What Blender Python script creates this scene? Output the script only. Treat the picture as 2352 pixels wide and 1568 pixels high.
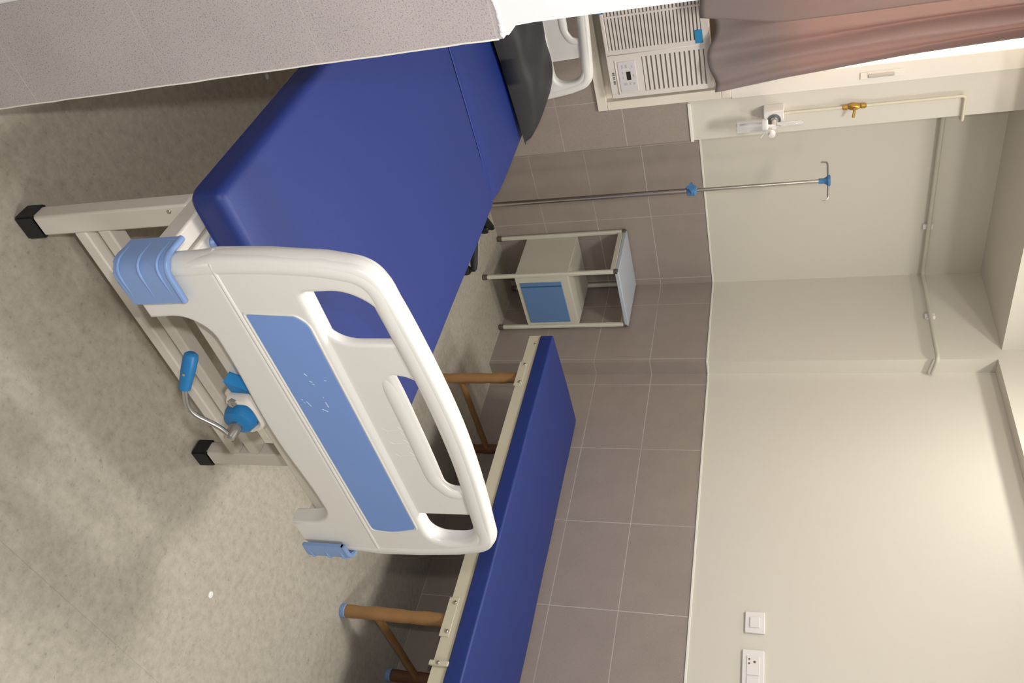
import bpy, bmesh, math, random
from mathutils import Vector, Matrix
random.seed(7)
for _o in list(bpy.data.objects): bpy.data.objects.remove(_o)
S = bpy.context.scene; COL = S.collection

# ---------------------------------------------------------------- camera
YAW, PITCH, ROLL = math.radians(43.318), math.radians(-18.403), math.radians(-1.0195)
fw = Vector((math.sin(YAW)*math.cos(PITCH), math.cos(YAW)*math.cos(PITCH), math.sin(PITCH)))
rt0 = Vector((math.cos(YAW), -math.sin(YAW), 0)); up0 = rt0.cross(fw)
rt = rt0*math.cos(ROLL)+up0*math.sin(ROLL); up = -rt0*math.sin(ROLL)+up0*math.cos(ROLL)
CAM = Vector((0, 0, 1.6))
cd = bpy.data.cameras.new('camera'); cd.sensor_width = 36; cd.sensor_fit = 'HORIZONTAL'
cd.lens = 1904.3/2352*36; cd.clip_start = 0.02
cam = bpy.data.objects.new('camera', cd); COL.objects.link(cam)
m = Matrix.Identity(4)                       # the photograph was taken with the camera turned on its side
for i in range(3):
    m[i][0] = up[i]; m[i][1] = -rt[i]; m[i][2] = -fw[i]; m[i][3] = CAM[i]
cam.matrix_world = m; S.camera = cam
# ---------------------------------------------------------------- world, lights, exposure
S.view_settings.view_transform = 'Standard'; S.view_settings.look = 'None'
S.view_settings.gamma = 1; S.view_settings.use_curve_mapping = False
S.view_settings.exposure = 0.36
W = bpy.data.worlds.new('world'); S.world = W; W.use_nodes = True
W.node_tree.nodes['Background'].inputs[0].default_value = (1.0, .86, .70, 1)
W.node_tree.nodes['Background'].inputs[1].default_value = 13.0

def lamp(name, kind, loc, energy, color, size=.1, aim=None, spread=None):
    l = bpy.data.lights.new(name, kind); l.energy = energy; l.color = color
    if kind == 'AREA':
        l.shape = 'DISK'; l.size = size
        if spread: l.spread = spread
    else: l.shadow_soft_size = size
    o = bpy.data.objects.new(name, l); COL.objects.link(o); o.location = loc
    if aim is not None: o.rotation_euler = Vector(aim).to_track_quat('-Z', 'Y').to_euler()
    return o
# flash of the camera, beside the lens
FLASH = lamp('camera_flash', 'AREA', CAM-rt*.105+up*.01+fw*.02, 11.5, (1, .97, .955), .045, fw)
LAMP_CORNER = (2.62, 2.46, 2.965)
FILL_ROOM = (1.6, -.55, 2.965)
FILL_MID = (1.30, 1.75, 2.965)
L1 = lamp('lamp_or_fill_light', 'AREA', (2.62, 2.46, 2.95), 6.5, (1, .98, .93), .16, (0, 0, -1))
L2 = lamp('lamp_or_fill_light', 'AREA', (1.6, -.55, 2.95), 25, (1, .975, .94), .5, (0, 0, -1))  # added fill behind the camera, no lamp known there
L3 = lamp('lamp_or_fill_light', 'AREA', (1.30, 1.75, 2.95), 26, (1, .975, .94), .5, (0, 0, -1))  # added fill above the bed, evens out the room light

# ---------------------------------------------------------------- materials
def srgb(r, g, b):
    f = lambda c: (c/255/12.92) if c/255 <= .04045 else ((c/255+.055)/1.055)**2.4
    return (f(r), f(g), f(b), 1)
MATS = {}
def mat(name, col, rough=.5, metal=0, spec=.5, bump=0, bscale=200, mottled=0, mscale=5, trans=0, coat=0):
    mt = bpy.data.materials.new(name); mt.use_nodes = True
    nt = mt.node_tree; b = nt.nodes['Principled BSDF']
    c = col if len(col) == 4 else (*col, 1)
    b.inputs['Base Color'].default_value = c
    b.inputs['Roughness'].default_value = rough; b.inputs['Metallic'].default_value = metal
    b.inputs['Specular IOR Level'].default_value = spec
    b.inputs['Transmission Weight'].default_value = trans
    b.inputs['Coat Weight'].default_value = coat
    g = nt.nodes.new('ShaderNodeNewGeometry')
    if mottled:
        n = nt.nodes.new('ShaderNodeTexNoise'); n.inputs['Scale'].default_value = mscale; n.inputs['Detail'].default_value = 4
        nt.links.new(g.outputs['Position'], n.inputs['Vector'])
        mx = nt.nodes.new('ShaderNodeMix'); mx.data_type = 'RGBA'
        mx.inputs['A'].default_value = tuple(min(1, v*(1-mottled)) for v in c[:3])+(1,)
        mx.inputs['B'].default_value = tuple(min(1, v*(1+mottled)) for v in c[:3])+(1,)
        nt.links.new(n.outputs['Fac'], mx.inputs['Factor']); nt.links.new(mx.outputs['Result'], b.inputs['Base Color'])
    if bump:
        n = nt.nodes.new('ShaderNodeTexNoise'); n.inputs['Scale'].default_value = bscale
        nt.links.new(g.outputs['Position'], n.inputs['Vector'])
        bp = nt.nodes.new('ShaderNodeBump'); bp.inputs['Strength'].default_value = bump; bp.inputs['Distance'].default_value = .002
        nt.links.new(n.outputs['Fac'], bp.inputs['Height']); nt.links.new(bp.outputs['Normal'], b.inputs['Normal'])
    MATS[name] = mt
    return mt

def tile_mat(name, axis, u0, du, z0=0.0, dz=.3015, col=srgb(156, 144, 135), grout=srgb(200, 194, 188), gw=.0034, speck=.4, fade=.85, zonly=False):
    """stone-look wall tile: speckled body, pale grout lines at world spacing du x dz"""
    mt = bpy.data.materials.new(name); mt.use_nodes = True
    nt = mt.node_tree; b = nt.nodes['Principled BSDF']; N = nt.nodes.new; K = nt.links.new
    g = N('ShaderNodeNewGeometry'); s = N('ShaderNodeSeparateXYZ'); K(g.outputs['Position'], s.inputs[0])
    def line(sock, o, d):
        a = N('ShaderNodeMath'); a.operation = 'SUBTRACT'; K(sock, a.inputs[0]); a.inputs[1].default_value = o-d*50
        f = N('ShaderNodeMath'); f.operation = 'MODULO'; K(a.outputs[0], f.inputs[0]); f.inputs[1].default_value = d
        h = N('ShaderNodeMath'); h.operation = 'SUBTRACT'; K(f.outputs[0], h.inputs[0]); h.inputs[1].default_value = d/2
        ab = N('ShaderNodeMath'); ab.operation = 'ABSOLUTE'; K(h.outputs[0], ab.inputs[0])
        gt = N('ShaderNodeMath'); gt.operation = 'GREATER_THAN'; K(ab.outputs[0], gt.inputs[0]); gt.inputs[1].default_value = d/2-gw/2
        return gt.outputs[0]
    lz = line(s.outputs['Z'], z0, dz)
    if zonly: mask = lz
    else:
        lu = line(s.outputs[axis], u0, du)
        mm = N('ShaderNodeMath'); mm.operation = 'MAXIMUM'; K(lz, mm.inputs[0]); K(lu, mm.inputs[1]); mask = mm.outputs[0]
    nz = N('ShaderNodeTexNoise'); nz.inputs['Scale'].default_value = 3; nz.inputs['Detail'].default_value = 3; K(g.outputs['Position'], nz.inputs['Vector'])
    fd = N('ShaderNodeMath'); fd.operation = 'MULTIPLY'; K(mask, fd.inputs[0])
    rr = N('ShaderNodeMapRange'); K(nz.outputs['Fac'], rr.inputs['Value'])
    rr.inputs['From Min'].default_value = .35; rr.inputs['From Max'].default_value = .6; rr.inputs['To Min'].default_value = fade*.35; rr.inputs['To Max'].default_value = fade
    K(rr.outputs[0], fd.inputs[1])
    n = N('ShaderNodeTexNoise'); n.inputs['Scale'].default_value = 420; n.inputs['Detail'].default_value = 2; K(g.outputs['Position'], n.inputs['Vector'])
    n2 = N('ShaderNodeTexNoise'); n2.inputs['Scale'].default_value = 9; n2.inputs['Detail'].default_value = 4; K(g.outputs['Position'], n2.inputs['Vector'])
    cr = N('ShaderNodeValToRGB'); e = cr.color_ramp.elements
    dk = tuple(v*(1-.55*speck) for v in col[:3])+(1,); lt = tuple(min(1, v*(1+.22*speck)) for v in col[:3])+(1,)
    e[0].position = .30; e[0].color = dk; e[1].position = .70; e[1].color = lt
    q = e.new(.42); q.color = col
    K(n.outputs['Fac'], cr.inputs[0])
    mx0 = N('ShaderNodeMix'); mx0.data_type = 'RGBA'; mx0.blend_type = 'MULTIPLY'; mx0.inputs['Factor'].default_value = .35
    K(cr.outputs[0], mx0.inputs['A'])
    bw = N('ShaderNodeMapRange'); K(n2.outputs['Fac'], bw.inputs['Value']); bw.inputs['To Min'].default_value = .7; bw.inputs['To Max'].default_value = 1.25
    cc = N('ShaderNodeCombineColor'); [K(bw.outputs[0], cc.inputs[i]) for i in range(3)]
    K(cc.outputs[0], mx0.inputs['B'])
    mx = N('ShaderNodeMix'); mx.data_type = 'RGBA'; K(fd.outputs[0], mx.inputs['Factor']); K(mx0.outputs['Result'], mx.inputs['A']); mx.inputs['B'].default_value = grout
    K(mx.outputs['Result'], b.inputs['Base Color'])
    b.inputs['Roughness'].default_value = .42; b.inputs['Specular IOR Level'].default_value = .35
    return mt

def floor_mat():
    mt = bpy.data.materials.new('mottled_vinyl'); mt.use_nodes = True
    nt = mt.node_tree; b = nt.nodes['Principled BSDF']; N = nt.nodes.new; K = nt.links.new
    g = N('ShaderNodeNewGeometry')
    n = N('ShaderNodeTexNoise'); n.inputs['Scale'].default_value = 38; n.inputs['Detail'].default_value = 9; n.inputs['Roughness'].default_value = .72
    K(g.outputs['Position'], n.inputs['Vector'])
    cr = N('ShaderNodeValToRGB'); e = cr.color_ramp.elements
    e[0].position = .27; e[0].color = srgb(148, 141, 127); e[1].position = .75; e[1].color = srgb(196, 189, 176)
    q = e.new(.40); q.color = srgb(171, 165, 151); q = e.new(.55); q.color = srgb(184, 177, 163)
    K(n.outputs['Fac'], cr.inputs[0])
    v = N('ShaderNodeTexNoise'); v.inputs['Scale'].default_value = 65; v.inputs['Detail'].default_value = 3; K(g.outputs['Position'], v.inputs['Vector'])
    cr2 = N('ShaderNodeValToRGB'); e = cr2.color_ramp.elements
    e[0].position = .27; e[0].color = (.62, .61, .58, 1); e[1].position = .36; e[1].color = (1, 1, 1, 1)
    K(v.outputs['Fac'], cr2.inputs[0])
    mx = N('ShaderNodeMix'); mx.data_type = 'RGBA'; mx.blend_type = 'MULTIPLY'; mx.inputs['Factor'].default_value = .6
    K(cr.outputs[0], mx.inputs['A']); K(cr2.outputs[0], mx.inputs['B'])
    # sheet seam
    s = N('ShaderNodeSeparateXYZ'); K(g.outputs['Position'], s.inputs[0])
    a = N('ShaderNodeMath'); a.operation = 'SUBTRACT'; K(s.outputs['Y'], a.inputs[0]); a.inputs[1].default_value = .69
    ab = N('ShaderNodeMath'); ab.operation = 'ABSOLUTE'; K(a.outputs[0], ab.inputs[0])
    lt = N('ShaderNodeMath'); lt.operation = 'LESS_THAN'; K(ab.outputs[0], lt.inputs[0]); lt.inputs[1].default_value = .0009
    ml = N('ShaderNodeMath'); ml.operation = 'MULTIPLY'; K(lt.outputs[0], ml.inputs[0]); ml.inputs[1].default_value = .3
    mx2 = N('ShaderNodeMix'); mx2.data_type = 'RGBA'; K(ml.outputs[0], mx2.inputs['Factor']); K(mx.outputs['Result'], mx2.inputs['A']); mx2.inputs['B'].default_value = srgb(120, 110, 90)
    K(mx2.outputs['Result'], b.inputs['Base Color'])
    b.inputs['Roughness'].default_value = .38; b.inputs['Specular IOR Level'].default_value = .35
    return mt

M_FLOOR = floor_mat()
M_PLASTER = mat('cream_plaster', srgb(213, 207, 193), .6, bump=.05, bscale=60)
M_WHITE = mat('white_plaster', srgb(233, 234, 236), .55, bump=.05, bscale=40, mottled=.015)
M_CEIL = mat('ceiling_paint', srgb(236, 236, 230), .6)
M_BEAD = mat('grout_bead', srgb(235, 231, 220), .5)
TILE = srgb(154, 143, 134)
M_TR = tile_mat('tile_right', 'Y', 1.722, .436)
M_TB = tile_mat('tile_back', 'X', 2.62, .436)
M_TC = tile_mat('tile_column', 'Y', 3.57, .436)
M_TP = tile_mat('tile_pier', 'X', .9, 2.0, z0=-.027, dz=.3035, gw=.0016, speck=.75, fade=.9, zonly=True, col=srgb(176, 167, 167))
M_METAL = mat('cream_powder_coat', srgb(226, 220, 210), .32, spec=.5)
M_ABS = mat('white_moulded_plastic', srgb(228, 226, 221), .28, spec=.45)
M_ABSB = mat('sky_blue_plastic', srgb(120, 154, 216), .34, spec=.4)
M_BUMP = mat('bumper_blue_plastic', srgb(132, 162, 212), .36, spec=.4)
M_CRANK = mat('bright_blue_plastic', srgb(30, 118, 178), .4)
M_IVB = mat('muted_blue_plastic', srgb(70, 122, 170), .45)
M_CHROME = mat('chrome', (.55, .54, .52), .26, metal=1)
M_STEEL = mat('stainless_steel', (.55, .52, .48), .25, metal=1)
M_RUB = mat('black_rubber', srgb(30, 30, 32), .6)
M_MATT = mat('royal_blue_vinyl', srgb(26, 48, 122), .48, spec=.55, bump=.25, bscale=900, mottled=.05, mscale=3)
M_MATT2 = mat('blue_pad_vinyl', srgb(28, 50, 122), .5, spec=.55, bump=.12, bscale=700)
M_SEAM = mat('blue_piping', srgb(24, 48, 130), .5)
M_PILL = mat('black_rexine', srgb(42, 42, 45), .5, spec=.5, bump=.08, bscale=500)
M_CREAM = mat('cream_enamel', srgb(205, 198, 176), .4)
M_TAPE = mat('brown_tape', srgb(150, 112, 70), .38, mottled=.22, mscale=16)
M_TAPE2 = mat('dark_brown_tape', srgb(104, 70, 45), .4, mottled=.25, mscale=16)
M_TABLE = mat('locker_cream', srgb(208, 204, 188), .4)
M_TAB2 = mat('speckled_pale_blue_top', srgb(190, 198, 208), .35, mottled=.2, mscale=350)
M_DOOR = mat('steel_blue_door', srgb(100, 136, 182), .45)
M_DOORL = mat('steel_blue_groove', srgb(62, 92, 134), .5)
M_CAP = mat('grey_brown_cap', srgb(90, 80, 70), .5)
M_ACW = mat('ac_white_plastic', srgb(222, 214, 206), .35)
M_ACD = mat('ac_slot_tan', srgb(160, 150, 130), .7)  # one even tan tone for the parts behind the grille slats
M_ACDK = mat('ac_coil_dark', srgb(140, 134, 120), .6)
M_LCD = mat('dark_display', srgb(45, 42, 40), .2)
M_TAPEB = mat('blue_tape', srgb(44, 140, 190), .45, mottled=.1, mscale=60)
M_FRAME = mat('cream_wood_frame', srgb(232, 224, 208), .4)
M_ALU = mat('white_window_frame', srgb(235, 228, 216), .35)
M_PIPE = mat('cream_painted_pipe', srgb(214, 208, 184), .4)
M_PIPEG = mat('greyish_green_pipe', srgb(200, 197, 178), .45)
M_BRASS = mat('brass', srgb(186, 146, 70), .35, metal=.8)
M_SWITCH = mat('switch_white', srgb(232, 226, 222), .3)
M_HOLE = mat('socket_hole', srgb(120, 100, 60), .6)
M_CLEAR = mat('clear_plastic', (.95, .95, .95), .06, trans=.75)
M_GREYP = mat('grey_port', srgb(110, 112, 112), .4)
M_GLASS = mat('window_glass', (1, 1, 1), .0, trans=1.0)
M_GLASS.node_tree.nodes['Principled BSDF'].inputs['IOR'].default_value = 1.05
M_SCR = mat('pale_scratch', srgb(205, 222, 240), .5)
M_STAIN = mat('tan_stain', srgb(206, 180, 140), .5)
M_LAMPON = bpy.data.materials.new('lamp_diffuser'); M_LAMPON.use_nodes = True
_b = M_LAMPON.node_tree.nodes['Principled BSDF']; _b.inputs['Emission Color'].default_value = (1, .97, .9, 1); _b.inputs['Emission Strength'].default_value = 3
# curtain cloth lets daylight through
M_CURT = bpy.data.materials.new('grey_brown_curtain'); M_CURT.use_nodes = True
_n = M_CURT.node_tree; _b = _n.nodes['Principled BSDF']
_b.inputs['Base Color'].default_value = srgb(142, 130, 126); _b.inputs['Roughness'].default_value = .75
_t = _n.nodes.new('ShaderNodeBsdfTranslucent'); _t.inputs[0].default_value = srgb(226, 168, 138)
_x = _n.nodes.new('ShaderNodeMixShader'); _x.inputs[0].default_value = .16
_n.links.new(_b.outputs[0], _x.inputs[1]); _n.links.new(_t.outputs[0], _x.inputs[2])
_n.links.new(_x.outputs[0], _n.nodes['Material Output'].inputs['Surface'])
_w = _n.nodes.new('ShaderNodeTexNoise'); _w.inputs['Scale'].default_value = 40
_bp = _n.nodes.new('ShaderNodeBump'); _bp.inputs['Strength'].default_value = .2; _bp.inputs['Distance'].default_value = .004
_n.links.new(_w.outputs['Fac'], _bp.inputs['Height']); _n.links.new(_bp.outputs['Normal'], _b.inputs['Normal'])

# ---------------------------------------------------------------- mesh helpers
ORG = {}
def link(name, bm, mt, parent=None, origin=None, smooth=False, angle=35):
    """one mesh object; vertices arrive in world coordinates"""
    if origin is None:
        xs = [v.co for v in bm.verts]
        lo = Vector([min(c[i] for c in xs) for i in range(3)]); hi = Vector([max(c[i] for c in xs) for i in range(3)])
        origin = Vector(((lo.x+hi.x)/2, (lo.y+hi.y)/2, lo.z))
    origin = Vector(origin)
    bmesh.ops.recalc_face_normals(bm, faces=bm.faces)
    bmesh.ops.translate(bm, vec=-origin, verts=bm.verts)
    me = bpy.data.meshes.new(name); bm.to_mesh(me); bm.free()
    for mm in (mt if isinstance(mt, (list, tuple)) else [mt]): me.materials.append(mm)
    if smooth:
        for p in me.polygons: p.use_smooth = True
        try: me.set_sharp_from_angle(angle=math.radians(angle))
        except Exception: pass
    o = bpy.data.objects.new(name, me); COL.objects.link(o)
    ORG[o.name] = origin
    if parent:
        o.parent = parent; o.location = origin-ORG[parent.name]
    else: o.location = origin
    return o
def thing(name, label, cat, loc, group=None):
    o = bpy.data.objects.new(name, None); COL.objects.link(o); o.location = loc
    o.empty_display_size = .05; ORG[o.name] = Vector(loc)
    tag(o, label, cat, group); return o
def tag(o, label, cat, group=None):
    o['label'] = label; o['category'] = cat
    if group: o['group'] = group
    return o
def struct(name, bm, mt, **k):
    o = link(name, bm, mt, **k); o['kind'] = 'structure'; return o
def box(bm, x0, x1, y0, y1, z0, z1, mi=0, bev=0, seg=2):
    r = bmesh.ops.create_cube(bm, size=1)
    vs = r['verts']
    for v in vs:
        v.co = Vector(((x0+x1)/2+v.co.x*(x1-x0), (y0+y1)/2+v.co.y*(y1-y0), (z0+z1)/2+v.co.z*(z1-z0)))
    fs = set(f for v in vs for f in v.link_faces)
    for f in fs: f.material_index = mi
    if bev:
        es = list(set(e for v in vs for e in v.link_edges))
        rr = bmesh.ops.bevel(bm, geom=es, offset=bev, segments=seg, profile=.5, affect='EDGES')
        for f in rr['faces']: f.material_index = mi; f.smooth = True
    return bm
def B(*a, **k): return box(bmesh.new(), *a, **k)
def fillet(pts, r, n=5):
    out = []
    P = [Vector(p) for p in pts]
    for i, p in enumerate(P):
        if i in (0, len(P)-1): out.append(p); continue
        a = (P[i-1]-p); b = (P[i+1]-p); la, lb = a.length, b.length
        rr = min(r, la*.49, lb*.49)
        p0 = p+a.normalized()*rr; p1 = p+b.normalized()*rr
        for k in range(n+1):
            t = k/n; out.append(p0*(1-t)**2+p*2*t*(1-t)+p1*t*t)
    return out
def tube(bm, pts, r, seg=14, closed=False, caps=True, mi=0, sx=1.0, sy=1.0, radii=None):
    P = [Vector(p) for p in pts]; n = len(P); rings = []
    T = []
    for i in range(n):
        if closed: t = P[(i+1) % n]-P[i-1]
        elif i == 0: t = P[1]-P[0]
        elif i == n-1: t = P[-1]-P[-2]
        else: t = (P[i+1]-P[i]).normalized()+(P[i]-P[i-1]).normalized()
        T.append(t.normalized())
    ref = Vector((0, 1, 0)) if abs(T[0].y) < .9 else Vector((0, 0, 1))
    nrm = (ref-T[0]*ref.dot(T[0])).normalized()
    for i in range(n):
        nrm = (nrm-T[i]*nrm.dot(T[i])).normalized(); bn = T[i].cross(nrm)
        rr = radii[i] if radii else r
        rings.append([bm.verts.new(P[i]+nrm*math.cos(2*math.pi*k/seg)*rr*sx+bn*math.sin(2*math.pi*k/seg)*rr*sy) for k in range(seg)])
    m_ = n if closed else n-1
    for i in range(m_):
        a, b = rings[i], rings[(i+1) % n]
        for k in range(seg):
            f = bm.faces.new((a[k], a[(k+1) % seg], b[(k+1) % seg], b[k])); f.smooth = True; f.material_index = mi
    if caps and not closed:
        f = bm.faces.new(rings[0][::-1]); f.material_index = mi
        f = bm.faces.new(rings[-1]); f.material_index = mi
    return bm
def T_(*a, **k): return tube(bmesh.new(), *a, **k)
def lathe(bm, c, axis, prof, seg=24, mi=0):
    """prof: (radius, distance along axis)"""
    ax = Vector(axis).normalized(); ref = Vector((0, 0, 1)) if abs(ax.z) < .9 else Vector((1, 0, 0))
    u = ax.cross(ref).normalized(); v = ax.cross(u); c = Vector(c); rings = []
    for r, d in prof:
        rings.append([bm.verts.new(c+ax*d+(u*math.cos(2*math.pi*k/seg)+v*math.sin(2*math.pi*k/seg))*max(r, 1e-5)) for k in range(seg)])
    for a, b in zip(rings, rings[1:]):
        for k in range(seg):
            f = bm.faces.new((a[k], a[(k+1) % seg], b[(k+1) % seg], b[k])); f.smooth = True; f.material_index = mi
    for rg, fl in ((rings[0], 1), (rings[-1], 0)):
        f = bm.faces.new(rg[::-1] if fl else rg); f.material_index = mi
    return bm
def roundpoly(pts, n=6):
    """closed 2D polygon; each point (u, z, r) is rounded with radius r"""
    out = []; N = len(pts)
    for i in range(N):
        p = Vector(pts[i][:2]); r = pts[i][2] if len(pts[i]) > 2 else 0
        a = Vector(pts[i-1][:2])-p; b = Vector(pts[(i+1) % N][:2])-p
        rr = min(r, a.length*.49, b.length*.49)
        if rr < 1e-4: out.append(p); continue
        p0 = p+a.normalized()*rr; p1 = p+b.normalized()*rr
        for k in range(n+1):
            t = k/n; out.append(p0*(1-t)**2+p*2*t*(1-t)+p1*t*t)
    return out
def plate(bm, outlines, y0, y1, bev, mi=0, ox=0.0, oz=0.0):
    """flat plate standing in the XZ plane, with holes and rounded edges"""
    lay = [(bev*(1-math.sin(t)), bev*(1-math.cos(t))) for t in (math.pi/2*k/5 for k in range(6))]   # (inset, depth), cap ... side
    lay = [(bev+.0012, 0)]+lay
    prof = [(o, y0+d) for o, d in lay]+[(o, y1-d) for o, d in lay[::-1]]
    caps = ([], [])
    for oi, pl in enumerate(outlines):
        P = []
        for p in pl:
            if not P or (p-P[-1]).length > .0016: P.append(Vector(p))
        if (P[0]-P[-1]).length < .0016: P.pop()
        n = len(P)
        area = sum(P[k].x*P[(k+1) % n].y-P[(k+1) % n].x*P[k].y for k in range(n))
        if (area < 0) == (oi == 0): P.reverse()          # outer counter-clockwise, holes clockwise: material on the left
        N = []
        for k in range(n):
            a = (P[k]-P[k-1]).normalized(); b = (P[(k+1) % n]-P[k]).normalized()
            m1 = Vector((-a.y, a.x)); m2 = Vector((-b.y, b.x)); q = (m1+m2)
            q = q.normalized() if q.length > 1e-6 else m1
            N.append(q/max(.7, q.dot(m1)))
        rings = [[bm.verts.new((ox+(P[k]+N[k]*o).x, y, oz+(P[k]+N[k]*o).y)) for k in range(n)] for o, y in prof]
        for A, Bv in zip(rings, rings[1:]):
            for k in range(n):
                f = bm.faces.new((A[k], A[(k+1) % n], Bv[(k+1) % n], Bv[k])); f.smooth = True; f.material_index = mi
        for c, rg in ((0, rings[0]), (1, rings[-1])):
            for k in range(n): caps[c].append(bm.edges.get((rg[k], rg[(k+1) % n])))
    for c in caps:
        r = bmesh.ops.triangle_fill(bm, use_beauty=True, use_dissolve=False, edges=c)
        for f in r['geom']:
            if isinstance(f, bmesh.types.BMFace): f.material_index = mi; f.smooth = True
    return bm
def prism(bm, poly, axis, a0, a1, mi=0):
    """poly: 2D points in the two other axes, extruded along axis"""
    def P(p, a):
        if axis == 'z': return Vector((p[0], p[1], a))
        if axis == 'y': return Vector((p[0], a, p[1]))
        return Vector((a, p[0], p[1]))
    v0 = [bm.verts.new(P(p, a0)) for p in poly]; v1 = [bm.verts.new(P(p, a1)) for p in poly]
    n = len(poly)
    for i in range(n):
        f = bm.faces.new((v0[i], v0[(i+1) % n], v1[(i+1) % n], v1[i])); f.material_index = mi
    f = bm.faces.new(v0[::-1]); f.material_index = mi
    f = bm.faces.new(v1); f.material_index = mi
    return bm
def copy_tree(o, dx, label=None):
    c = o.copy(); COL.objects.link(c); ORG[c.name] = ORG[o.name]+Vector(dx)
    if o.parent is None: c.location = o.location+Vector(dx)
    for ch in o.children:
        d = ch.copy(); COL.objects.link(d); d.parent = c
        for g in ch.children:
            e = g.copy(); COL.objects.link(e); e.parent = d
    if label: c['label'] = label
    return c

# ================================================================ THE ROOM
ZT = 1.2; XR = 3.19; YB = 3.75; YA = 3.42; XA = 1.985; CEIL = 3.0; XC = 3.10; YC = 3.11
X0, Y0 = -2.4, -3.0
struct('floor', B(X0-.1, XR+.2, Y0-.1, YB+.2, -.1, 0), M_FLOOR)
struct('ceiling', B(X0-.1, XR+.2, Y0-.1, YB+.2, CEIL, CEIL+.1), M_CEIL)
def wall2(name, x0, x1, y0, y1, tm, pm=M_PLASTER, zt=ZT, z1=CEIL):
    bm = B(x0, x1, y0, y1, 0, zt, mi=0); box(bm, x0, x1, y0, y1, zt, z1, mi=1)
    return struct(name, bm, [tm, pm])
wall2('wall_right', XR, XR+.2, Y0, YB+.2, M_TR)
wall2('wall_back', XA-.02, XR, YB, YB+.2, M_TB)
bm = B(XC, XR, YC, YB, 0, ZT, mi=0); box(bm, XC, XR, YC, YB, ZT, CEIL, mi=1)
struct('wall_corner', bm, [M_TC, M_PLASTER])
struct('wall_left', B(X0-.2, X0, Y0, YB+.2, 0, CEIL), M_WHITE)
struct('wall_rear', B(X0, XR, Y0-.2, Y0, 0, CEIL), M_WHITE)
# wall with the window and the air conditioner, standing forward of the back wall
bm = bmesh.new()
def seg(x0, x1, z0, z1):
    if z0 < ZT < z1: seg(x0, x1, z0, ZT); seg(x0, x1, ZT, z1); return
    box(bm, x0, x1, YA, YB+.2, z0, z1, mi=0 if z1 <= ZT else 1)
WX0, WX1, WZ0, WZ1 = .55, 1.80, 1.385, 2.62
AX0, AX1, AZ0, AZ1 = 1.0, 1.77, .83, 1.36
seg(X0, WX0, 0, CEIL); seg(WX0, AX0, 0, WZ0); seg(AX0, AX1, 0, AZ0); seg(AX0, AX1, AZ1, WZ0)
seg(AX1, WX1, 0, WZ0); seg(WX0, WX1, WZ1, CEIL); seg(WX1, XA, 0, CEIL)
struct('wall_window', bm, [M_TB, M_PLASTER])
struct('wall_beam', B(X0, XC, 3.17, YA, 2.555, CEIL), M_PLASTER)
bm = B(XA, XC, YA, YB, 2.555, CEIL); struct('wall_beam_back', bm, M_PLASTER)
struct('wall_beam_right', B(XC, XR, Y0, YC, 2.53, CEIL), M_PLASTER)
# narrow bead finishing the top of the tiles
tr = bmesh.new()
box(tr, XR-.004, XR, Y0, YC, ZT-.004, ZT+.006, bev=.0015)
struct('trim_1', tr, M_BEAD)
tr = B(XC-.004, XC, YC-.004, YB, ZT-.004, ZT+.006, bev=.0015); box(tr, XC, XR-.004, YC-.004, YC, ZT-.004, ZT+.006, bev=.0015)
struct('trim_2', tr, M_BEAD)
struct('trim_3', B(XA, XC-.004, YB-.004, YB, ZT-.004, ZT+.006, bev=.0015), M_BEAD)
tr = B(1.80, XA+.006, YA-.006, YA, ZT-.004, ZT+.010, bev=.0015)
struct('trim_4', tr, M_BEAD)
# partition beside the bed: tiled to shoulder height, rough-cut white plaster above
PX0, PX1, PY0, PY1 = .305, .485, 1.186, YA
bm = B(PX0, PX1, PY0, PY1, 0, ZT-.002)
struct('wall_partition', bm, [M_TP])
bm = bmesh.new()
prof = [(PX0, ZT-.002), (PX1-.001, ZT-.002), (PX1-.006, ZT+.004), (.4795, ZT+.008), (.4665, ZT+.022), (.4655, ZT+.05), (.469, 1.6), (.469, CEIL), (PX0, CEIL)]
prism(bm, prof, 'y', PY0-.003, PY1)
for k in range(26):                       # uneven plaster lip over the tiles
    x = PX0+.006+k*(PX1-PX0-.014)/25
    bmesh.ops.create_icosphere(bm, subdivisions=2, radius=1, matrix=Matrix.Translation((x, PY0-.002, ZT-.001+random.uniform(-.002, .0015))) @ Matrix.Diagonal((.0065, .0022+random.random()*.0012, .0032+random.random()*.002, 1)))
for f in bm.faces: f.smooth = True
struct('wall_partition_upper', bm, M_WHITE, smooth=True, angle=40)
bm = bmesh.new(); pts = []
for k in range(40):
    z = .05+k*(ZT-.06)/39; pts.append((PX1-.0005+random.uniform(-.0006, .0006), PY0+.0005, z))
tube(bm, pts, .0016, seg=6)
struct('trim_5', bm, M_BEAD)

struct('trim_6', B(PX0-.07, PX0, PY0-.003, PY0+.12, 0, 2.1, bev=.004), M_WHITE)
# ---------------------------------------------------------------- window
bm = B(WX1-.088, WX1, YA-.006, YA+.05, WZ0, WZ1, bev=.004)
box(bm, WX0, WX0+.06, YA-.006, YA+.05, WZ0, WZ1, bev=.004)
box(bm, WX0+.06, WX1-.088, YA-.006, YA+.05, WZ0, WZ0+.05, bev=.004)
box(bm, WX0+.06, WX1-.088, YA-.006, YA+.05, WZ1-.05, WZ1, bev=.004)
box(bm, 1.14, 1.19, YA+.0, YA+.05, WZ0+.05, WZ1-.05, bev=.004)
box(bm, WX0+.06, WX1-.088, YA+.004, YA+.04, WZ0+.05, 1.64, bev=.003)
win = struct('window_1', bm, M_ALU)
link('window_pane', B(WX0+.055, WX1-.084, YA+.022, YA+.026, 1.635, WZ1-.045), M_GLASS, win)
bm = B(1.742, 1.772, YA-.012, YA-.006, 1.90, 2.06, bev=.002)
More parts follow.
